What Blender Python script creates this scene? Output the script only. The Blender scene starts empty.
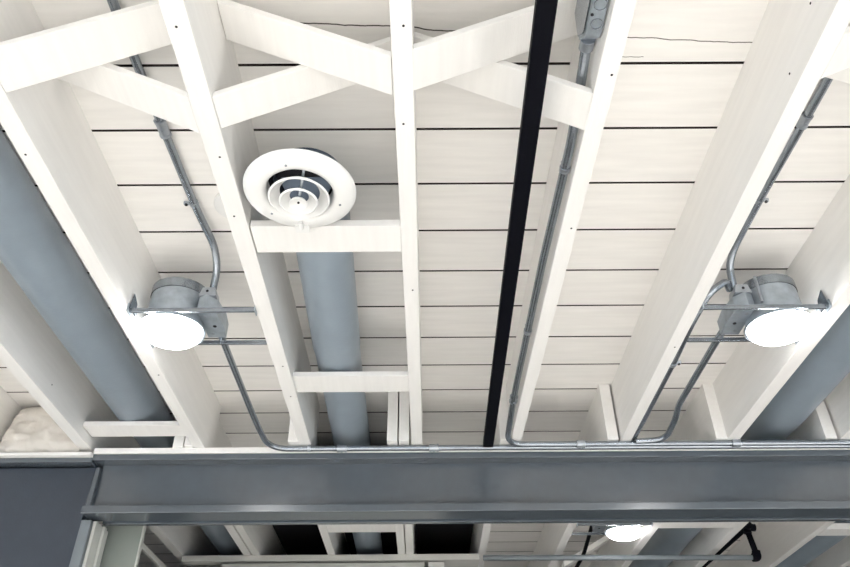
import bpy, bmesh, math, random
from mathutils import Vector, Matrix
random.seed(7)
scene = bpy.context.scene
COL = scene.collection
Z0 = 1.6                       # eye height: heights below are given from the eye
HJ = 1.1647                    # underside of the joists
HT = 1.3974                    # underside of the boards
YB = 2.603                     # front of the beam

# ------------------------------------------------------------------ materials
def new_mat(name):
    m = bpy.data.materials.new(name); m.use_nodes = True
    nt = m.node_tree; b = nt.nodes['Principled BSDF']
    return m, nt, b
def painted(name, col, rough=.55, var=.05, bump=.12, scale=14, stretch=(1, 1, 1), metallic=0, island=0.0, spec=.4):
    m, nt, b = new_mat(name)
    N, L = nt.nodes.new, nt.links.new
    tc = N('ShaderNodeTexCoord'); mp = N('ShaderNodeMapping'); mp.inputs['Scale'].default_value = stretch
    L(tc.outputs['Object'], mp.inputs['Vector'])
    n1 = N('ShaderNodeTexNoise'); n1.inputs['Scale'].default_value = scale; n1.inputs['Detail'].default_value = 5
    L(mp.outputs[0], n1.inputs['Vector'])
    rp = N('ShaderNodeMapRange'); rp.inputs['From Min'].default_value = .3; rp.inputs['From Max'].default_value = .7
    rp.inputs['To Min'].default_value = 1 - var; rp.inputs['To Max'].default_value = 1 + var * .5
    L(n1.outputs['Fac'], rp.inputs['Value'])
    val = rp.outputs[0]
    if island:
        g = N('ShaderNodeNewGeometry'); r2 = N('ShaderNodeMapRange')
        r2.inputs['To Min'].default_value = 1 - island; r2.inputs['To Max'].default_value = 1 + island * .3
        L(g.outputs['Random Per Island'], r2.inputs['Value'])
        mu = N('ShaderNodeMath'); mu.operation = 'MULTIPLY'; L(val, mu.inputs[0]); L(r2.outputs[0], mu.inputs[1]); val = mu.outputs[0]
    vm = N('ShaderNodeVectorMath'); vm.operation = 'SCALE'; vm.inputs[0].default_value = col
    L(val, vm.inputs['Scale']); L(vm.outputs[0], b.inputs['Base Color'])
    n2 = N('ShaderNodeTexNoise'); n2.inputs['Scale'].default_value = scale * 9; n2.inputs['Detail'].default_value = 3
    L(mp.outputs[0], n2.inputs['Vector'])
    bp = N('ShaderNodeBump'); bp.inputs['Strength'].default_value = bump; bp.inputs['Distance'].default_value = .002
    L(n2.outputs['Fac'], bp.inputs['Height']); L(bp.outputs[0], b.inputs['Normal'])
    b.inputs['Roughness'].default_value = rough; b.inputs['Metallic'].default_value = metallic
    b.inputs['Specular IOR Level'].default_value = spec
    return m
M = {}
M['joist'] = painted('white_painted_joist_wood', (.86, .848, .828), .5, .035, .25, 9, (6, .5, 6))
M['board'] = painted('white_painted_boards', (.89, .872, .845), .55, .05, .3, 8, (.6, 6, 6), island=.035)
M['deck'] = painted('dark_deck_above', (.022, .015, .014), .8)
M['beam'] = painted('slate_painted_steel', (.055, .068, .083), .26, .06, .03, 20, spec=1.0)
M['panel'] = painted('dark_slate_panel_paint', (.026, .034, .048), .5, .08, .3, 20)
M['casing'] = painted('grey_casing_paint', (.13, .15, .165), .45, .06, .2, 20)
M['jamb'] = painted('off_white_jamb_paint', (.50, .51, .48), .5, .05, .2)
M['frost'] = painted('grey_green_panel_paint', (.19, .21, .195), .4, .10, .1, 5)
M['duct'] = painted('blue_grey_duct_paint', (.245, .295, .345), .38, .06, .2, 12, spec=.6, metallic=.15)
M['collar'] = painted('galvanised_collar', (.06, .08, .11), .35, .1, .2, 20, metallic=.6)
M['galv'] = painted('galvanised_sheet', (.40, .45, .50), .38, .22, .25, 30, metallic=.65)
M['emt'] = painted('conduit_steel', (.27, .30, .335), .24, .12, .15, 30, metallic=.85)
M['fit'] = painted('zinc_fitting', (.36, .39, .43), .3, .15, .2, 40, metallic=.8)
M['black'] = painted('black_paint', (.0016, .0018, .004), .6, .1, .2, 20, spec=.08)
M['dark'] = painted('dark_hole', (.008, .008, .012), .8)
M['diff'] = painted('white_enamel', (.82, .82, .81), .38, .02, .05, 10)
M['batt'] = painted('cream_batt_facing', (.70, .665, .62), .85, .10, .6, 10)
M['header'] = painted('off_white_header_paint', (.60, .60, .57), .5, .05, .15)
M['room'] = painted('room_wall_paint', (.13, .145, .16), .7, .04, .1, 3)
M['floor'] = painted('pale_concrete', (.66, .645, .62), .6, .08, .15, 2.5)
M['floor_dark'] = painted('charcoal_carpet', (.10, .10, .105), .9, .1, .3, 12)
m, nt, b = new_mat('lamp_lens'); b.inputs['Base Color'].default_value = (.9, .9, .9, 1)
b.inputs['Emission Color'].default_value = (1, .985, .96, 1); b.inputs['Emission Strength'].default_value = 65; M['lens'] = m
m, nt, b = new_mat('window_glass'); b.inputs['Base Color'].default_value = (.7, .8, .9, 1); b.inputs['Roughness'].default_value = .05
b.inputs['Emission Color'].default_value = (.75, .86, 1, 1); b.inputs['Emission Strength'].default_value = 1.2; M['glass'] = m  # glowing panes added to the made-up windows

# fine cracks in one ceiling board (wear with a shape of its own)
def cracked(mat):
    nt = mat.node_tree; N, L = nt.nodes.new, nt.links.new; b = nt.nodes['Principled BSDF']
    tc = N('ShaderNodeTexCoord'); sp = N('ShaderNodeSeparateXYZ'); L(tc.outputs['Object'], sp.inputs[0])
    nz = N('ShaderNodeTexNoise'); nz.noise_dimensions = '1D'; nz.inputs['Scale'].default_value = 7; nz.inputs['Detail'].default_value = 4
    L(sp.outputs['X'], nz.inputs['W'])
    def math_(op, a, c, d=None):
        n = N('ShaderNodeMath'); n.operation = op
        for i, v in enumerate((a, c, d)):
            if v is None: continue
            if isinstance(v, (int, float)): n.inputs[i].default_value = v
            else: L(v, n.inputs[i])
        return n.outputs[0]
    total = None
    for (y0, amp, slope, x0, x1, w) in ((.955, .022, .06, -.44, .20, .0016), (.958, .016, .05, .41, .76, .0012), (1.018, .02, .03, .40, .50, .0008)):
        wob = math_('MULTIPLY_ADD', nz.outputs['Fac'], amp, y0 - amp * .5)
        wob = math_('MULTIPLY_ADD', sp.outputs['X'], slope, wob)
        dist = math_('ABSOLUTE', math_('SUBTRACT', sp.outputs['Y'], wob), 0)
        line = math_('LESS_THAN', dist, w)
        a = math_('GREATER_THAN', sp.outputs['X'], x0); c = math_('LESS_THAN', sp.outputs['X'], x1)
        k = math_('MULTIPLY', math_('MULTIPLY', line, a), c)
        total = k if total is None else math_('MAXIMUM', total, k)
    mx = N('ShaderNodeMix'); mx.data_type = 'RGBA'
    src = b.inputs['Base Color'].links[0].from_socket
    L(total, mx.inputs['Factor']); L(src, mx.inputs['A']); mx.inputs['B'].default_value = (.05, .04, .035, 1)
    L(mx.outputs['Result'], b.inputs['Base Color'])
cracked(M['board'])

# ------------------------------------------------------------------ mesh helpers
WORLD = {}                     # world position of every object made here
class MB:
    def __init__(s): s.bm = bmesh.new(); s.mi = 0
    def face(s, vs):
        try: f = s.bm.faces.new(vs); f.material_index = s.mi; f.smooth = True
        except ValueError: pass
    def hexa(s, P):            # 8 points: bottom ring 0-3, top ring 4-7
        v = [s.bm.verts.new(p) for p in P]
        for q in ((3, 2, 1, 0), (4, 5, 6, 7), (0, 1, 5, 4), (1, 2, 6, 5), (2, 3, 7, 6), (3, 0, 4, 7)): s.face([v[i] for i in q])
        return s
    def box(s, x0, x1, y0, y1, z0, z1):
        return s.hexa([(x0, y0, z0), (x1, y0, z0), (x1, y1, z0), (x0, y1, z0), (x0, y0, z1), (x1, y0, z1), (x1, y1, z1), (x0, y1, z1)])
    def prism(s, poly, axis, a, b):   # closed outline swept along an axis
        def pt(u, w, t): return {'x': (t, u, w), 'y': (u, t, w), 'z': (u, w, t)}[axis]
        A = [s.bm.verts.new(pt(u, w, a)) for u, w in poly]; B = [s.bm.verts.new(pt(u, w, b)) for u, w in poly]
        n = len(poly); s.face(A[::-1]); s.face(B)
        for i in range(n): s.face([A[i], A[(i + 1) % n], B[(i + 1) % n], B[i]])
        return s
    def tube(s, pts, r, n=16, caps=True):
        pts = [Vector(p) for p in pts]
        rs = r if isinstance(r, (list, tuple)) else [r] * len(pts)
        d0 = (pts[1] - pts[0]).normalized(); up = Vector((0, 0, 1)) if abs(d0.z) < .9 else Vector((1, 0, 0))
        nrm = d0.cross(up).normalized(); rings = []; prev = d0
        for i, p in enumerate(pts):
            d = (pts[min(i + 1, len(pts) - 1)] - pts[max(i - 1, 0)]).normalized()
            nrm = prev.rotation_difference(d) @ nrm; prev = d
            bi = d.cross(nrm).normalized()
            rings.append([s.bm.verts.new(p + (nrm * math.cos(2 * math.pi * k / n) + bi * math.sin(2 * math.pi * k / n)) * rs[i]) for k in range(n)])
        for a, c in zip(rings, rings[1:]):
            for k in range(n): s.face([a[k], a[(k + 1) % n], c[(k + 1) % n], c[k]])
        if caps: s.face(rings[0][::-1]); s.face(rings[-1])
        return s
    def lathe(s, prof, c, n=56, close=False):   # (r, z) outline about a vertical axis through c
        rings = []
        for r, z in prof:
            if r < 1e-6: rings.append([s.bm.verts.new((c[0], c[1], c[2] + z))] * n)
            else: rings.append([s.bm.verts.new((c[0] + r * math.cos(2 * math.pi * k / n), c[1] + r * math.sin(2 * math.pi * k / n), c[2] + z)) for k in range(n)])
        pairs = list(zip(rings, rings[1:])) + ([(rings[-1], rings[0])] if close else [])
        for a, b2 in pairs:
            for k in range(n):
                q = []
                for v in (a[k], a[(k + 1) % n], b2[(k + 1) % n], b2[k]):
                    if v not in q: q.append(v)
                if len(q) > 2: s.face(q)
        return s
    def disc(s, c, nrm, r, t, n=14):
        nrm = Vector(nrm).normalized(); c = Vector(c)
        return s.tube([c, c + nrm * t], r, n)
    def build(s, name, mats, parent=None, bevel=0, sharp=35, origin=None):
        bmesh.ops.recalc_face_normals(s.bm, faces=s.bm.faces)
        for v in s.bm.verts: v.co.z += Z0
        if parent is None:
            if origin is None:
                xs = [v.co for v in s.bm.verts]
                lo = Vector([min(c[i] for c in xs) for i in range(3)]); hi = Vector([max(c[i] for c in xs) for i in range(3)])
                origin = Vector(((lo.x + hi.x) / 2, (lo.y + hi.y) / 2, lo.z))
            O = Vector(origin)
        else: O = WORLD[parent.name]
        for v in s.bm.verts: v.co -= O
        me = bpy.data.meshes.new(name); s.bm.to_mesh(me); s.bm.free()
        for mm in (mats if isinstance(mats, list) else [mats]): me.materials.append(mm)
        me.set_sharp_from_angle(angle=math.radians(sharp))
        o = bpy.data.objects.new(name, me); COL.objects.link(o)
        if parent is None: o.location = O; WORLD[o.name] = O
        else: o.parent = parent; WORLD[o.name] = O
        if bevel:
            bv = o.modifiers.new('edge', 'BEVEL'); bv.width = bevel; bv.segments = 2; bv.limit_method = 'ANGLE'; bv.harden_normals = True
        return o
def tag(o, label=None, cat=None, group=None, kind=None):
    if label: o['label'] = label
    if cat: o['category'] = cat
    if group: o['group'] = group
    if kind: o['kind'] = kind
    return o
def empty(name, x, y, z):
    o = bpy.data.objects.new(name, None); COL.objects.link(o); o.location = (x, y, z + Z0); o.empty_display_size = .1
    WORLD[o.name] = Vector((x, y, z + Z0)); return o
def arc_path(pts, radii, seg=8):   # polyline with rounded corners
    pts = [Vector(p) for p in pts]; out = [pts[0]]
    for i in range(1, len(pts) - 1):
        a, p, c = pts[i - 1], pts[i], pts[i + 1]
        r = radii if isinstance(radii, (int, float)) else radii[i - 1]
        u, w = (a - p), (c - p); k = min(r, u.length * .48, w.length * .48)
        s, e = p + u.normalized() * k, p + w.normalized() * k
        for j in range(seg + 1):
            t = j / seg; out.append(s.lerp(p, t).lerp(p.lerp(e, t), t))
    out.append(pts[-1]); return out

# ------------------------------------------------------------------ the setting
FX0, FX1, FY0, FY1 = -4.4, 4.4, -3.9, 8.0
tag(MB().box(FX0 - .1, FX1 + .1, FY0 - .1, 2.62, -Z0 - .1, -Z0).build('floor', M['floor']), kind='structure')
tag(MB().box(FX0 - .1, FX1 + .1, 2.6205, FY1 + .1, -Z0 - .1, -Z0).build('floor', M['floor_dark']), kind='structure')   # dark floor made up past the beam to cut bounce light
# boarded ceiling: every board 7.5 inches with an open joint, dark deck above
mb = MB(); PW = .19272; PY = 1.0477
for n in range(-26, 36):
    y0 = PY + n * PW + .0038; y1 = PY + (n + 1) * PW - .0034
    cuts = sorted([FX0, FX1, random.uniform(-3.6, -1.9), random.uniform(1.95, 3.6)])
    for a, c in zip(cuts, cuts[1:]): mb.box(a + .001, c - .001, y0, y1, HT, HT + .019)
mb.bm.normal_update()
for f in mb.bm.faces:
    if max(v.co.z for v in f.verts) - min(v.co.z for v in f.verts) > .01: f.material_index = 1   # dark board edges put the shade of the joints into colour
mb.mi = 1; mb.box(FX0 - .1, FX1 + .1, FY0 - .1, FY1 + .1, HT + .0195, HT + .06)
tag(mb.build('ceiling', [M['board'], M['deck']], origin=(0, 0, 0)), kind='structure')
def wall(name, *b): return tag(MB().box(*b).build(name, M['room']), kind='structure')
ZW = HT + .06
wall('wall_front', FX0, FX1, FY1, FY1 + .1, -Z0, ZW)
def window(n, axis, at, a0, a1, z0, z1):  # windows made up out of view to go with the fill lamps
    t = .03 if at > 0 else -.03
    m = MB(); g = MB()
    def bx(mm, u0, u1, w0, w1, d0, d1):
        d0, d1 = sorted((d0, d1))
        if axis == 'x': mm.box(d0, d1, u0, u1, w0, w1)
        else: mm.box(u0, u1, d0, d1, w0, w1)
    f = .06
    for (u0, u1, w0, w1) in ((a0, a1, z0, z0 + f), (a0, a1, z1 - f, z1), (a0, a0 + f, z0, z1), (a1 - f, a1, z0, z1), ((a0 + a1) / 2 - .025, (a0 + a1) / 2 + .025, z0, z1)):
        bx(m, u0, u1, w0, w1, at, at + t * 3)
    o = tag(m.build('window_%d' % n, M['header']), kind='structure')
    bx(g, a0 + f, a1 - f, z0 + f, z1 - f, at + t * 1.3, at + t * 1.6); g.build('pane', M['glass'], o)
def wall_with_added_window(name, axis, at, lo, hi, a0, a1, z0, z1):
    m = MB(); t = .1 if at > 0 else -.1; d0, d1 = sorted((at, at + t))
    for (u0, u1, w0, w1) in ((lo, a0, -Z0, ZW), (a1, hi, -Z0, ZW), (a0, a1, -Z0, z0), (a0, a1, z1, ZW)):
        if axis == 'x': m.box(d0, d1, u0, u1, w0, w1)
        else: m.box(u0, u1, d0, d1, w0, w1)
    tag(m.build(name, M['room']), kind='structure')
wall_with_added_window('wall_back', 'y', FY0, FX0, FX1, -3, 3, -.8, 1.0); window(1, 'y', FY0, -3, 3, -.8, 1.0)
wall_with_added_window('wall_left', 'x', FX0, FY0, FY1, -3, 2, -.8, 1.0); window(2, 'x', FX0, -3, 2, -.8, 1.0)
wall_with_added_window('wall_right', 'x', FX1, FY0, FY1, -3, 2, -.8, 1.0); window(3, 'x', FX1, -3, 2, -.8, 1.0)

# ------------------------------------------------------------------ joists
def joist(x0, x1, y0, y1, label, group=None, w=.04, nails=(), z1=HT):
    """x0, x1: centre at y0 and y1; nails: (y, offset) on the underside, or (y, 'L'/'R', height) on a side"""
    m = MB(); h = w / 2
    m.hexa([(x0 - h, y0, HJ), (x0 + h, y0, HJ), (x1 + h, y1, HJ), (x1 - h, y1, HJ),
            (x0 - h, y0, z1), (x0 + h, y0, z1), (x1 + h, y1, z1), (x1 - h, y1, z1)])
    o = m.build('ceiling_joist', M['joist'], bevel=.0015)
    if nails:
        for nl in nails:
            y = nl[0]; xc = x0 + (x1 - x0) * (y - y0) / (y1 - y0); k = MB()
            if isinstance(nl[1], str):
                s = -1 if nl[1] == 'L' else 1
                k.disc((xc + s * (h - .001), y, HJ + nl[2]), (s, 0, 0), .0026, .0016, 10)
            else: k.disc((xc + nl[1], y, HJ + .001), (0, 0, -1), .0026, .0016, 10)
            tag(k.build('nail_head', M['dark'], o), label='dark nail head')
    tag(o, label, 'joist', group); return o
def lin(xa, ya, xb, yb, y): return xa + (xb - xa) * (y - ya) / (yb - ya)
G1 = 'long white joists over the room'
YF, YE = -3.85, 2.72
def main(xa, ya, xb, yb, label, w=.04, nails=(), ye=YE):
    return joist(lin(xa, ya, xb, yb, -1.2), lin(xa, ya, xb, yb, ye), -1.2, ye, label, G1, w, nails)
main(-1.665, 1, -1.665, 2.6, 'white joist on the outer side of the cream insulation batt')
main(-1.268, 1.0, -1.281, 2.6, 'white joist between the cream insulation batt and the wide duct', .046, [(2.2, 'R', .05)])
main(-.839, .93, -.850, 2.6, 'white joist between the wide blue-grey duct and the lamp beside it', .045, [(1.10, -.008), (2.05, .006)])
main(-.4385, .93, -.447, 2.6, 'white joist carrying the end of the cross board just past the round air diffuser', .045, [(.79, -.004), (1.11, .004), (1.30, -.004), (2.0, .005), (2.2, .001)])
main(-.037, .74, -.026, 2.58, 'white joist running straight up the middle between the duct and the black bar', .040, [(.79, .004), (1.02, -.003), (1.6, .004)])
main(.358, .83, .3445, 2.53, 'white joist with the steel conduit and junction box along its side', .039, [(1.5, 'L', .09), (1.35, .005), (.9, .008)])
main(.752, .8, .7555, 2.56, 'white joist between the bay of bare boards and the lamp with the curved conduits', .040, [(.80, 'L', .08), (.93, 'L', .04), (1.9, .004)])
main(1.161, 1.6, 1.156, 2.56, 'white joist between a lamp and the wide duct at the bare end of the beam', .048)
main(1.577, 1.6, 1.575, 2.56, 'white joist beyond the wide duct, farthest from the insulation batt')
G2 = 'lapped joists of the next bay'
def lap(x, ye, label, ys=2.552, w=.039): return joist(x, x - .004, ys, ye, label, G2, w)
lap(-1.290, 5.6, 'white joist carrying on past the beam beside the grey-green screen panel', 2.73, .046)
lap(-.930, 6.4, 'white lapped joist past the beam, the one of the pair nearer the wall panel', 2.60)
lap(-.883, 6.4, 'white lapped joist past the beam, the pair member nearer the round diffuser', 2.585, .037)
lap(-.4875, 6.4, 'white lapped joist starting at the beam beside the small round duct')
lap(-.1185, 6.4, 'white lapped joist of the twin ends, the one next to the small duct')
lap(-.0745, 6.4, 'white lapped joist of the twin ends, the one against the middle joist')
lap(.3035, 6.5, 'white lapped joist end between the black bar and the conduit joist')
lap(.706, 6.5, 'white lapped joist end beside the joist at the bare-board bay', w=.041)
lap(1.112, 6.5, 'white lapped joist end behind the lamp with the curved conduits', w=.041)
lap(1.522, 6.5, 'white lapped joist end beside the wide duct at the bare end', w=.043)
lap(1.935, 6.5, 'white lapped joist past the black pipe riser in the next bay')
lap(2.335, 6.5, 'white lapped joist deepest in the next bay past the white block')

# ------------------------------------------------------------------ blocking and bridging
def block(xa, xb, y0, y1, label, t=.021, z=HJ, slant=0):
    m = MB(); m.hexa([(xa, y0, z), (xb, y0 + slant, z), (xb, y1 + slant, z), (xa, y1, z), (xa, y0, z + t), (xb, y0 + slant, z + t), (xb, y1 + slant, z + t), (xa, y1, z + t)])
    return tag(m.build('cross_board', M['joist'], bevel=.0015), label, 'board', 'flat boards nailed between joists')
block(-.4145, -.0535, 1.338, 1.437, 'flat white cross board touching the round air diffuser')
block(-.4230, -.0485, 2.092, 2.200, 'flat white cross board under the middle of the small duct', .018, HJ + .015)
block(-1.2545, -.8695, 2.486, 2.580, 'flat white cross board under the end of the wide duct', .018, HJ + .036)
block(1.1325, 1.5005, 3.45, 3.57, 'flat white cross board in the next bay beside the small distant lamp')
block(1.957, 2.314, 3.60, 3.70, 'flat white cross board in the next bay farthest from the distant lamp', .03)
block(-.467, -.139, 2.90, 3.60, 'wide white cross board under the small duct just past the beam', .02)
def bridge(xa, xb, y0, y1, up, label, t=.016, drop=0):
    """diagonal board from the foot of one joist to the head of the next"""
    za, zb = HJ + .002 - drop, HT - .030 - t
    if up == 'L': za, zb = zb, za
    m = MB(); m.prism([(xa, za), (xb, zb), (xb, zb + t * 1.1), (xa, za + t * 1.1)], 'y', y0, y1)
    tag(m.build('bridging_board', M['joist'], bevel=.0015), label, 'board', 'crossed bridging boards between joists')
F0, F1, B0, B1 = .842, .938, .942, 1.037
bridge(-.816, -.462, F0, F1, 'R', 'front bridging board rising from the duct joist, crossing over the conduit of the lamp')
bridge(-.8155, -.462, .953, 1.046, 'L', 'rear bridging board, mostly covered, above the cut end of the lamp conduit')
bridge(-.4150, -.058, .858, .949, 'L', 'front bridging board falling to the middle joist, above the round diffuser')
bridge(-.4155, -.058, .951, 1.032, 'R', 'rear bridging board with its low end over the round diffuser')
bridge(-.0165, .337, F0, F1, 'R', 'front bridging board rising from the middle joist behind the black bar')
bridge(-.0155, .3365, B0, B1, 'L', 'rear bridging board with its low end at the conduit joist', drop=.006)
bridge(.7735, 1.137, .815, .915, 'R', 'front bridging board in the lamp bay, rising away from the bare-board joist')
bridge(.7735, 1.137, .919, 1.015, 'L', 'rear bridging board over the cut end of the steel conduit in the lamp bay')

# ------------------------------------------------------------------ beam
sp = MB().box(-1.2425, 3.4, YB - .001, YB + .135, HJ - .022, HJ).build('sill_plate', M['joist'], bevel=.0015)
tag(sp, 'long white timber plate on top of the slate beam, conduit along its edge', 'timber plate')
sp = MB().box(-3.4, -1.2435, YB - .016, YB + .135, HJ - .034, HJ - .0215).build('sill_plate', M['joist'], bevel=.0015)
tag(sp, 'short white timber plate under the insulation batt, above the dark wall panel', 'timber plate')
bm_ = empty('steel_beam', 0, 2.66, .86)
tag(bm_, 'long slate grey steel beam crossing under all the joists', 'beam')
MB().box(-1.2425, 3.4, YB + .004, YB + .135, HJ - .045, HJ - .0385 + .016).build('top_flange', M['beam'], bm_, bevel=.002)
MB().box(-3.4, -1.2428, YB + .004, YB + .135, HJ - .052, HJ - .0345).build('top_flange', M['beam'], bm_, bevel=.002)
MB().box(-1.218, 3.4, YB + .058, YB + .072, .938, HJ - .0452).build('web', M['beam'], bm_)
MB().box(-1.232, 3.4, YB, YB + .093, .917, .9455).build('bottom_flange', M['beam'], bm_, bevel=.003)
MB().box(-1.235, -1.2185, YB + .036, YB + .07, .943, HJ - .0605).build('end_stiffener', M['beam'], bm_, bevel=.002)
tag(MB().box(-1.188, 3.4, YB + .105, YB + .13, .913, HJ - .0455).build('back_board', M['beam'], bevel=.002), 'slate grey board along the back of the beam, its edge beside a dark groove', 'board')

# dark wall panel, casing and opening
pn = empty('wall_panel', -2.3, 2.70, -Z0); tag(pn, 'dark slate wall panel under the end of the beam', 'wall panel')
MB().box(-3.4, -1.2365, 2.643, 2.74, -Z0 + .002, HJ - .0605).build('panel_face', M['panel'], pn, bevel=.002)
MB().box(-1.2355, -1.1985, 2.637, 2.75, -Z0 + .002, .905).build('opening_casing', M['casing'], pn, bevel=.003)
MB().box(-1.1975, -1.186, 2.655, 2.775, -Z0 + .002, .905).build('jamb', M['jamb'], pn, bevel=.001)
MB().box(-1.1855, -1.176, 2.715, 2.735, -Z0 + .002, .905).build('door_stop', M['jamb'], pn, bevel=.001)
sc_ = empty('screen_panel', -1.12, 2.79, -Z0); tag(sc_, 'grey-green screen panel inside the opening by the dark wall panel', 'panel')
MB().box(-1.22, -1.064, 2.785, 2.80, -Z0 + .002, HJ - .045).build('panel_sheet', M['frost'], sc_)
MB().box(-1.0635, -1.058, 2.783, 2.804, -Z0 + .002, HJ - .045).build('edge_strip', M['jamb'], sc_, bevel=.001)
tag(MB().box(-1.29, -1.276, 3.05, 5.6, 1.03, 1.055).build('rail_strip', M['header'], bevel=.001), 'thin pale rail running back behind the screen panel edge', 'rail')

# header over the far partition
hd = empty('partition_header', -.5, 4.03, -Z0); tag(hd, 'off-white partition head across the next bay under the lapped joist ends', 'partition')
MB().box(-1.27, .287, 3.955, 4.10, HJ - .030, HJ - .001).build('top_plate', M['header'], hd, bevel=.001)
MB().box(-1.27, .105, 3.985, 4.10, -Z0 + .002, HJ - .065).build('wall_face', M['header'], hd)
MB().box(-1.06, .0, 3.965, 3.984, .2, HJ - .040).build('upper_panel', M['jamb'], hd, bevel=.002)
MB().box(.02, .104, 3.967, 3.984, .2, HJ - .038).build('panel_post', M['header'], hd, bevel=.002)
sf = MB().box(-1.28, .283, 4.1005, 6.4, HJ - .03, HJ - .0002).build('soffit_board', M['dark'])  # unseen board added so the bays behind stay dark
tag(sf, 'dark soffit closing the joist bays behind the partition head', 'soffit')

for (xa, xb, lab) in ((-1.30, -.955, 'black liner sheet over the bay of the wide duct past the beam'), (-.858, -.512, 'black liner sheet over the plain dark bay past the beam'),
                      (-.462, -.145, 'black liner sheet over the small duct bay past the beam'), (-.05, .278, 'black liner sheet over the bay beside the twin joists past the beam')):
    tag(MB().box(xa, xb, 3.28, 6.4, HT - .012, HT - .0005).build('liner_sheet', M['dark']), lab, 'liner', 'black liner sheets in the next bay')  # black sheets paint in the shade of the unlit bays
# ------------------------------------------------------------------ ducts
def duct(name, pts, r, label, seams=(), zscale=1):
    d = MB().tube(pts, r, 48).build(name, M['duct']); tag(d, label, 'duct')
    a, c = Vector(pts[0]), Vector(pts[-1])
    for t, rr in seams:
        p = a.lerp(c, t); dr = (c - a).normalized()
        MB().tube([p - dr * .012, p - dr * .01, p + dr * .01, p + dr * .012], [rr, rr + .002, rr + .002, rr], 48).build('joint_band', M['duct'], d)
    return d
duct('round_duct', [(-.2625, 1.30, 1.285), (-.285, 2.06, 1.285), (-.285, 2.075, 1.285), (-.318, 4.6, 1.285)], [.0775, .0775, .0745, .0745], 'small blue-grey round duct leading back from the air diffuser')
duct('round_duct', [(-1.072, -1.1, 1.306), (-1.086, 2.54, 1.306), (-1.086, 2.555, 1.306), (-1.09, 4.9, 1.306)], [.0865, .0865, .080, .080], 'wide blue-grey round duct beside the insulation batt bay')
duct('round_duct', [(2.13, 3.05, 1.29), (2.13, 4.0, 1.29), (2.13, 5.9, 1.29)], .10, 'dark-shaded round duct in the next bay past the black pipe')
duct('round_duct', [(1.385, -1.1, 1.304), (1.385, 2.62, 1.304), (1.385, 2.635, 1.304), (1.382, 4.9, 1.304)], [.089, .089, .084, .084], 'wide blue-grey round duct beside the lamp with the curved conduits')

# ------------------------------------------------------------------ air diffuser
DX, DY, DZ = -.277, 1.213, 1.1575
df = empty('air_diffuser', DX, DY, DZ); tag(df, 'round white ceiling air diffuser with concentric rings', 'air diffuser')
c = (DX, DY, DZ)
MB().lathe([(.0735, .006), (.078, -.006), (.086, -.010), (.100, -.008), (.118, -.002), (.1265, .004), (.127, .007), (.124, .0075), (.100, -.003), (.086, -.005), (.081, .0), (.078, .012), (.078, .03), (.0735, .03)], c, 72, close=True).build('outer_flange', M['diff'], df, sharp=50)
def cone(ri, ro, zi, zo, name):
    MB().lathe([(ri, zi), (ri + .004, zi - .0035), (ro - .004, zo - .001), (ro, zo + .002), (ro - .003, zo + .004), (ri + .003, zi + .003)], c, 64, close=True).build(name, M['diff'], df, sharp=50)
cone(.045, .069, .001, -.021, 'cone_ring')
cone(.0215, .044, -.012, -.031, 'cone_ring')
MB().lathe([(0, -.030), (.004, -.031), (.009, -.032), (.0195, -.037), (.021, -.035), (.018, -.030), (.009, -.024), (0, -.023)], c, 40).build('centre_cone', M['diff'], df, sharp=50)
MB().disc((DX, DY, DZ - .029), (0, 0, -1), .0028, .004, 10).build('centre_screw', M['dark'], df)
k = MB()
for a in (math.radians(105), math.radians(285)):
    dx, dy = math.cos(a), math.sin(a)
    k.tube([(DX + dx * .012, DY + dy * .012, DZ - .020), (DX + dx * .074, DY + dy * .074, DZ + .012)], .003, 8)
k.build('spider_arm', M['fit'], df)
MB().lathe([(.0745, .0305), (.0745, .060), (.0, .060), (.0, .058), (.072, .058), (.072, .0305)], c, 56).build('neck_lining', M['dark'], df)
MB().tube(arc_path([(DX + .010, DY + .01, DZ + .058), (DX + .010, DY + .05, DZ + .095), (DX + .014, 1.34, 1.285)], .03, 6), .060, 40).build('duct_boot', M['collar'], df)
k = MB().lathe([(.0765, .0305), (.0765, .048), (.079, .049), (.079, .062), (.0765, .063), (.0750, .063), (.0750, .0305)], (DX + .014, DY, DZ), 56, close=True).build('neck_collar', M['collar'], df, sharp=40)
for a in (20, 140, 260):
    MB().disc((DX + .094 * math.cos(math.radians(a)), DY + .094 * math.sin(math.radians(a)), DZ - .006), (0, 0, -1), .0028, .0045, 10).build('flange_screw', M['fit'], df)
m = MB(); m.box(DX - .026, DX + .008, DY + .103, DY + .129, DZ - .010, DZ - .0065); m.tube([(DX - .009, DY + .112, DZ - .01), (DX - .009, DY + .085, DZ - .013)], .006, 10)
m.build('damper_tab', M['diff'], df, bevel=.001)

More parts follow.
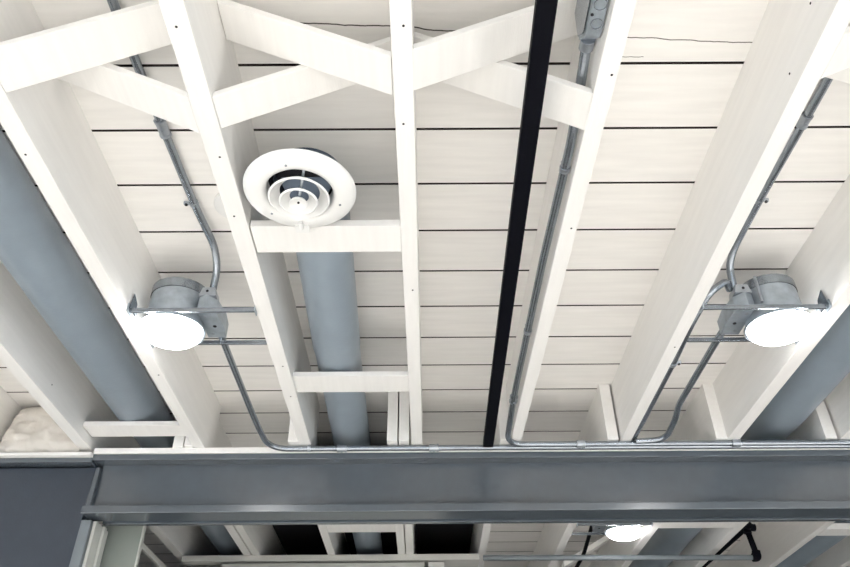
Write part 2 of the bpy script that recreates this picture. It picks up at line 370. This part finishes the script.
# ------------------------------------------------------------------ lamps
def lamp(cx, cy, xl, xr, s, label, detail=True):
    """recessed housing between joist faces xl and xr; s=+1 puts the wiring box on the +x side"""
    t = empty('recessed_lamp', cx, cy, HJ - .03); tag(t, label, 'ceiling lamp', 'bare recessed lamps between the joists')
    c = (cx, cy, 0); ch = (cx + s * .008, cy, 0)
    MB().lathe([(0, 1.128), (.03, 1.129), (.06, 1.134), (.078, 1.143), (.0875, 1.153), (.0875, 1.160), (.0, 1.160)], c, 56).build('lens', M['lens'], t, sharp=80)
    MB().lathe([(.0895, 1.158), (.0905, 1.164), (.085, 1.168), (.082, 1.17), (.082, 1.2605), (.0, 1.2605), (.0, 1.1605), (.0875, 1.1605)], ch, 56).build('housing', M['galv'], t)
    MB().lathe([(.084, 1.261), (.0845, 1.290), (.080, 1.294), (0, 1.294), (0, 1.261)], ch, 56).build('housing_cap', M['emt'], t)
    # mounting plate and wiring box on one side
    px0, px1 = (cx + s * .088, cx + s * .138)
    a, b2 = sorted((px0, px1))
    pl = MB(); pl.prism([(cx + s * .0865, cy - .065), (cx + s * .110, cy - .078), (cx + s * .138, cy - .050), (cx + s * .146, cy + .02), (cx + s * .140, cy + .078), (cx + s * .0865, cy + .078)], 'z', 1.184, 1.232)
    jb = pl.build('wiring_box', M['galv'], t, bevel=.002)
    pr = MB(); pr.prism([(cx + s * .085, 1.233), (cx + s * .135, 1.233), (cx + s * .128, 1.262), (cx + s * .092, 1.262)], 'y', cy - .072, cy - .02)
    cb = pr.build('clamp_bracket', M['fit'], t, bevel=.002)
    for (dx, dy) in ((.102, -.035), (.120, .015), (.105, .055)):
        MB().disc((cx + s * dx, cy + dy, 1.185), (0, 0, -1), .0055, .0025, 12).build('knockout', M['dark' if dy > 0 and dx > .11 else 'fit'], jb)
    MB().disc((cx + s * .108, cy - .071, 1.248), (0, -1, 0), .004, .0025, 10).build('bracket_screw', M['dark'], cb)
    # hanger bars
    for (y, z, e) in ((cy - .0885, 1.163, 0), (cy + .112, 1.182, 1)):
        m = MB(); m.box(xl + .004, xr - .004, y - .004, y + .004, z, z + .011); m.box(xl + .004, xr - .004, y - .004, y + .006, z + .011, z + .013)
        hb = m.build('hanger_bar', M['emt'], t, bevel=.001)
        for xx, q in ((xl, 1), (xr, -1)):
            f = MB(); f.box(min(xx + q * .001, xx + q * .004), max(xx + q * .001, xx + q * .004), y - .016, y + .014, z - .004, z + .022); f.disc((xx + q * .004, y + .006, z + .015), (q, 0, 0), .003, .003, 8)
            f.build('end_flange', M['galv'], hb)
        # steel nailing tab by the lens
    xx = xl if s > 0 else xr
    q = 1 if s > 0 else -1
    MB().prism([(cy - .100, 1.172), (cy - .055, 1.172), (cy - .060, 1.21), (cy - .092, 1.225)], 'x', xx + q * .0045, xx + q * .007).build('nailing_tab', M['emt'], t)
    # bracket straps from bar to housing
    MB().box(min(xx + q * .012, cx - q * .0850), max(xx + q * .012, cx - q * .0850), cy - .083, cy - .058, 1.172, 1.184).build('bar_clip', M['galv'], t, bevel=.001)
    if s < 0:
        MB().tube([(cx - .075, cy - .085, 1.189), (cx - .066, cy - .075, 1.285)], .0045, 10).build('support_strut', M['fit'], t)
    return t
lamp(-.728, 1.785, -.8225, -.4645, 1, 'bright bare recessed lamp in the bay between wide duct and round diffuser')
lamp(1.030, 1.785, .7755, 1.1355, -1, 'bright bare recessed lamp beside the two curved conduits')
lamp(.978, 3.606, .7275, 1.0905, -1, 'small distant bright lamp seen under the beam')

# ------------------------------------------------------------------ conduits
R = .0105
def conduit(pts, radii, label, couplings=(), straps=(), r=R, mat='emt', name='conduit'):
    o = MB().tube(arc_path(pts, radii, 10), r, 16).build(name, M[mat]); tag(o, label, 'conduit')
    for a, c2 in couplings:
        a, c2 = Vector(a), Vector(c2); d = (c2 - a).normalized()
        k = MB().tube([a, c2], r + .0028, 16); k.tube([a, a + d * .006], r + .0042, 16); k.tube([c2 - d * .006, c2], r + .0042, 16)
        side = d.cross(Vector((0, 0, 1)))
        k.disc((a + c2) / 2 + Vector((0, 0, -r - .002)), (0, 0, -1), .003, .004, 8)
        k.build('coupling', M['fit'], o)
    for p, d, ear in straps:
        p, d, ear = Vector(p), Vector(d).normalized(), Vector(ear).normalized()
        k = MB().tube([p - d * .006, p + d * .006], r + .0022, 16)
        q = p + ear * (r + .009)
        k.tube([q - ear * .009, q + ear * .007], .006, 8)
        k.build('strap', M['fit'], o); MB().disc(q, (0, 0, -1), .0045, .008, 8).build('strap_screw', M['dark'], o)
    return o
ZC = HT - R - .003
conduit([(-.645, -1.1, ZC), (-.640, 1.0, ZC), (-.627, 1.50, ZC), (-.604, 1.65, ZC - .02), (-.601, 1.705, 1.325), (-.6135, 1.737, 1.2625)], [.1, .08, .06, .05],
        'steel conduit along the boards dropping into the lamp next to the wide duct',
        couplings=[((-.6355, 1.195, ZC), (-.6338, 1.245, ZC))], straps=[((-.627, 1.49, ZC), (.03, 1, 0), (-1, 0, 0))])
conduit([(.950, -1.1, ZC), (.936, 1.10, ZC), (.925, 1.50, ZC), (.905, 1.66, ZC - .03), (.899, 1.71, 1.325), (.907, 1.735, 1.2625)], [.1, .08, .06, .05],
        'steel conduit along the boards curving down into the lamp by the bare boards',
        couplings=[((.9330, 1.19, ZC), (.9317, 1.225, ZC))], straps=[((.9225, 1.49, ZC), (-.05, 1, 0), (1, 0, 0))])
YR, ZR = YB - R - .004, HJ - .0135
conduit([(-.612, 1.866, 1.205), (-.614, 2.28, 1.202), (-.594, 2.42, 1.163), (-.580, YR, ZR), (-.30, YR, ZR), (.40, YR, ZR), (2.6, YR, ZR)], [.05, .05, .085, .02, .02],
        'long steel conduit from the lamp curving round to run along the white plate',
        couplings=[((-.325, YR, ZR), (-.290, YR, ZR)), ((.02, YR, ZR), (.055, YR, ZR))], straps=[((-.43, YR, ZR), (1, 0, 0), (0, 0, 1))])
YR2 = YB - 3 * R - .0055
conduit([(.3215, .880, 1.227), (.3225, 1.08, 1.194), (.3155, 1.50, 1.20), (.3115, 2.20, 1.20), (.309, 2.42, 1.175), (.308, YR2, ZR + .002), (.55, YR2, ZR + .002), (2.6, YR2, ZR + .002)], [.05, .05, .05, .08, .09, .02],
        'steel conduit down the joist from the junction box, bending at the black bar end',
        couplings=[((.3112, 2.27, 1.197), (.3108, 2.30, 1.193)), ((.57, YR2, ZR + .002), (.60, YR2, ZR + .002)), ((1.15, YR2, ZR + .002), (1.18, YR2, ZR + .002))],
        straps=[((.3210, 1.18, 1.1955), (0, 1, 0), (0, .2, 1)), ((.3133, 1.86, 1.20), (0, 1, 0), (0, .2, 1))])
conduit([(.905, 1.864, 1.205), (.894, 1.92, 1.192), (.893, 2.33, 1.190), (.899, 2.40, 1.174), (.896, YR2 - .022, 1.158), (.785, YR2 - .0225, 1.1525)], [.03, .06, .06, .09],
        'steel conduit from the lamp sweeping into the beam run in the curved-conduit bay')
conduit([(.897, 1.742, 1.2625), (.880, 1.715, 1.275), (.825, 1.725, 1.24), (.791, 1.82, 1.195), (.787, 2.0, 1.178), (.789, 2.9, 1.178)], [.02, .04, .06, .06],
        'steel conduit looping from the lamp to lie along the side of the joist', straps=[((.787, 2.02, 1.178), (0, 1, 0), (1, 0, .2))])

# junction box on the joist side
jb = empty('junction_box', .318, .80, 1.19); tag(jb, 'galvanised junction box on the joist at the head of the conduit', 'electrical box')
MB().prism([(.62, 1.192), (.825, 1.192), (.840, 1.198), (.872, 1.235), (.858, 1.30), (.62, 1.30)], 'x', .306, .3368).build('box_body', M['galv'], jb, bevel=.003)
MB().prism([(.63, 1.198), (.822, 1.198), (.834, 1.203), (.864, 1.236), (.852, 1.295), (.63, 1.295)], 'x', .3025, .3055).build('cover_plate', M['emt'], jb, bevel=.001)
for (y, r) in ((.806, .0115), (.766, .0125), (.722, .0125)):
    m = MB(); m.lathe([(r, 1.1918), (r, 1.1905), (r - .0016, 1.1905), (r - .0016, 1.1918)], (.3225, y, 0), 24, close=True); m.build('knockout', M['emt'], jb)
for (x, y) in ((.311, .787), (.311, .745)):
    MB().disc((x, y, 1.1922), (0, 0, -1), .003, .002, 10).build('screw_hole', M['dark'], jb)
MB().tube([(.3215, .862, 1.224), (.3215, .885, 1.228)], .0145, 12).build('connector', M['fit'], jb)

cp = empty('cover_plate', -.515, 1.51, HT - .012); tag(cp, 'round white cover plate on the boards, half hidden behind the diffuser joist', 'cover plate')
MB().lathe([(0, HT - .0012), (.061, HT - .0012), (.061, HT - .009), (.056, HT - .012), (0, HT - .012)], (-.515, 1.51, 0), 48).build('plate', M['diff'], cp)
MB().disc((-.515, 1.51, HT - .0115), (0, 0, -1), .004, .003, 10).build('screw', M['fit'], cp)

# black bar hung under the joists
bar = MB()
bar.hexa([(.176, -1.1, HJ - .024), (.212, -1.1, HJ - .024), (.258, 2.566, HJ - .024), (.220, 2.566, HJ - .024), (.176, -1.1, HJ - .002), (.212, -1.1, HJ - .002), (.258, 2.566, HJ - .002), (.220, 2.566, HJ - .002)])
tag(bar.build('black_bar', M['black'], bevel=.003), 'straight matt black bar running the length of the bay to the beam', 'bar')

# insulation batt
bt = bmesh.new(); bmesh.ops.create_cube(bt, size=1); bmesh.ops.subdivide_edges(bt, edges=bt.edges[:], cuts=22, use_grid_fill=True)
from mathutils import noise
for v in bt.verts:
    q = v.co * 2
    d = noise.noise(Vector((q.x * 2.4, q.y * 2, q.z * 2.4))) * .020 + abs(noise.noise(Vector((q.x * 4, 3, q.z * 4)))) * -.022 + noise.noise(Vector((q.x * 11, 5, q.z * 11))) * .003
    rx = 1 - .05 * abs(q.z) ** 8 - .03 * abs(q.y) ** 6; rz = 1 - .05 * abs(q.x) ** 8 - .04 * abs(q.y) ** 6
    bulge = .024 * (1 - q.x ** 4) * (1 - q.z ** 4) * (1 if q.y < 0 else .3) * abs(q.y)
    v.co = Vector((-1.464 + q.x * .164 * rx * (.97 + .03 * (-q.z)), 2.715 + q.y * .07 - bulge + .03 * q.z * (q.y < 0) + d * (1 if q.y < -.5 else .2), 1.264 + q.z * .116 * rz + d * (.6 if abs(q.z) > .5 else .1)))
m = MB(); m.bm.free(); m.bm = bt
for f in bt.faces: f.smooth = True
tag(m.build('insulation_batt', M['batt'], sharp=180), 'puffy cream insulation batt stuffed above the dark wall panel', 'insulation')

# next bay: grey pipe, black riser and branch, dark conduit
tag(MB().tube([(.30, 3.866, 1.117), (1.688, 3.893, 1.117)], .0135, 16).build('steel_pipe', M['casing']), 'thin grey pipe crossing the next bay under the joists', 'pipe')
pp = empty('black_pipe', 1.715, 3.893, 1.10); tag(pp, 'black pipe riser with elbows in the next bay', 'pipe')
MB().tube([(1.715, 3.893, 1.135), (1.70, 3.893, 1.262)], .015, 16).build('riser', M['black'], pp)
MB().tube(arc_path([(1.690, 3.893, 1.117), (1.717, 3.893, 1.117), (1.716, 3.893, 1.150)], .02), .021, 16).build('elbow', M['black'], pp)
m = MB().tube([(1.700, 3.93, 1.275), (1.700, 3.86, 1.275)], .021, 16); m.tube([(1.700, 3.893, 1.275), (1.745, 3.893, 1.27)], .019, 16); m.tube([(1.700, 3.893, 1.24), (1.70, 3.893, 1.27)], .02, 16)
m.build('tee', M['black'], pp)
MB().tube([(1.700, 3.931, 1.275), (1.66, 5.6, 1.275)], .017, 16).build('branch', M['black'], pp)
MB().tube([(1.683, 4.55, 1.29), (1.683, 4.55, HT - .0003)], .005, 10).build('hanger_rod', M['emt'], pp)
conduit([(.872, 3.80, 1.27), (.905, 4.3, 1.25), (.90, 6.2, 1.25)], [.1], 'dark conduit running back beside the small distant lamp', mat='black')
tag(MB().prism([(.79, 1.19), (1.07, 1.345), (1.07, 1.375), (.79, 1.22)], 'y', 4.30, 4.38).build('bridging_board', M['joist'], bevel=.0015), 'small diagonal bridging board behind the distant lamp in the next bay', 'board', 'crossed bridging boards between joists')

# ------------------------------------------------------------------ light
def area(name, loc, rot, sx, sy, power, col, spread=180):
    l = bpy.data.lights.new(name, 'AREA'); l.shape = 'RECTANGLE'; l.size = sx; l.size_y = sy; l.energy = power; l.color = col; l.spread = math.radians(spread)
    o = bpy.data.objects.new(name, l); COL.objects.link(o); o.location = loc; o.rotation_euler = rot
    return o
# added fill lamps at the made-up windows, bounced up off the pale floor
area('window_daylight', (0, FY0 + .12, 1.70), (math.radians(38), 0, 0), 5.6, 1.7, 900, (1, .972, .935), 110)
area('window_daylight', (FX0 + .12, -.5, 1.70), (math.radians(38), 0, math.radians(-90)), 4.6, 1.7, 700, (1, .972, .935), 110)
area('window_daylight', (FX1 - .12, -.5, 1.70), (math.radians(38), 0, math.radians(90)), 4.6, 1.7, 700, (1, .972, .935), 110)
w = bpy.data.worlds.new('sky'); scene.world = w; w.use_nodes = True
w.node_tree.nodes['Background'].inputs[0].default_value = (.55, .72, 1, 1); w.node_tree.nodes['Background'].inputs[1].default_value = .5

# ------------------------------------------------------------------ camera
pitch, yaw, roll, fpx = 0.6380877543, 0.0033755521, 0.0075663795, 736.7276
cam = bpy.data.cameras.new('camera'); co = bpy.data.objects.new('camera', cam); COL.objects.link(co); scene.camera = co
cam.sensor_fit = 'HORIZONTAL'; cam.sensor_width = 36; cam.lens = fpx / 850 * 36; cam.clip_start = .02; cam.clip_end = 60
def axes(p):
    x, y, z = p
    c, s = math.cos(yaw), math.sin(yaw); x, y = c * x - s * y, s * x + c * y
    c, s = math.cos(pitch), math.sin(pitch); d = y * c + z * s; v = -y * s + z * c; u = x
    c, s = math.cos(roll), math.sin(roll); u, v = c * u - s * v, s * u + c * v
    return u, v, d
cols = [axes(e) for e in ((1, 0, 0), (0, 1, 0), (0, 0, 1))]
right = Vector([q[0] for q in cols]); up = Vector([q[1] for q in cols]); fwd = Vector([q[2] for q in cols])
mw = Matrix((right, up, -fwd)).transposed().to_4x4(); mw.translation = (0, 0, Z0); co.matrix_world = mw

vs = scene.view_settings
scene.display_settings.display_device = 'sRGB'
vs.view_transform = 'Standard'; vs.look = 'None'; vs.gamma = 1; vs.use_curve_mapping = False; vs.exposure = -.88
scene.cycles.max_bounces = 10; scene.cycles.diffuse_bounces = 6
scene.cycles.use_denoising = True
scene.cycles.sample_clamp_indirect = 6
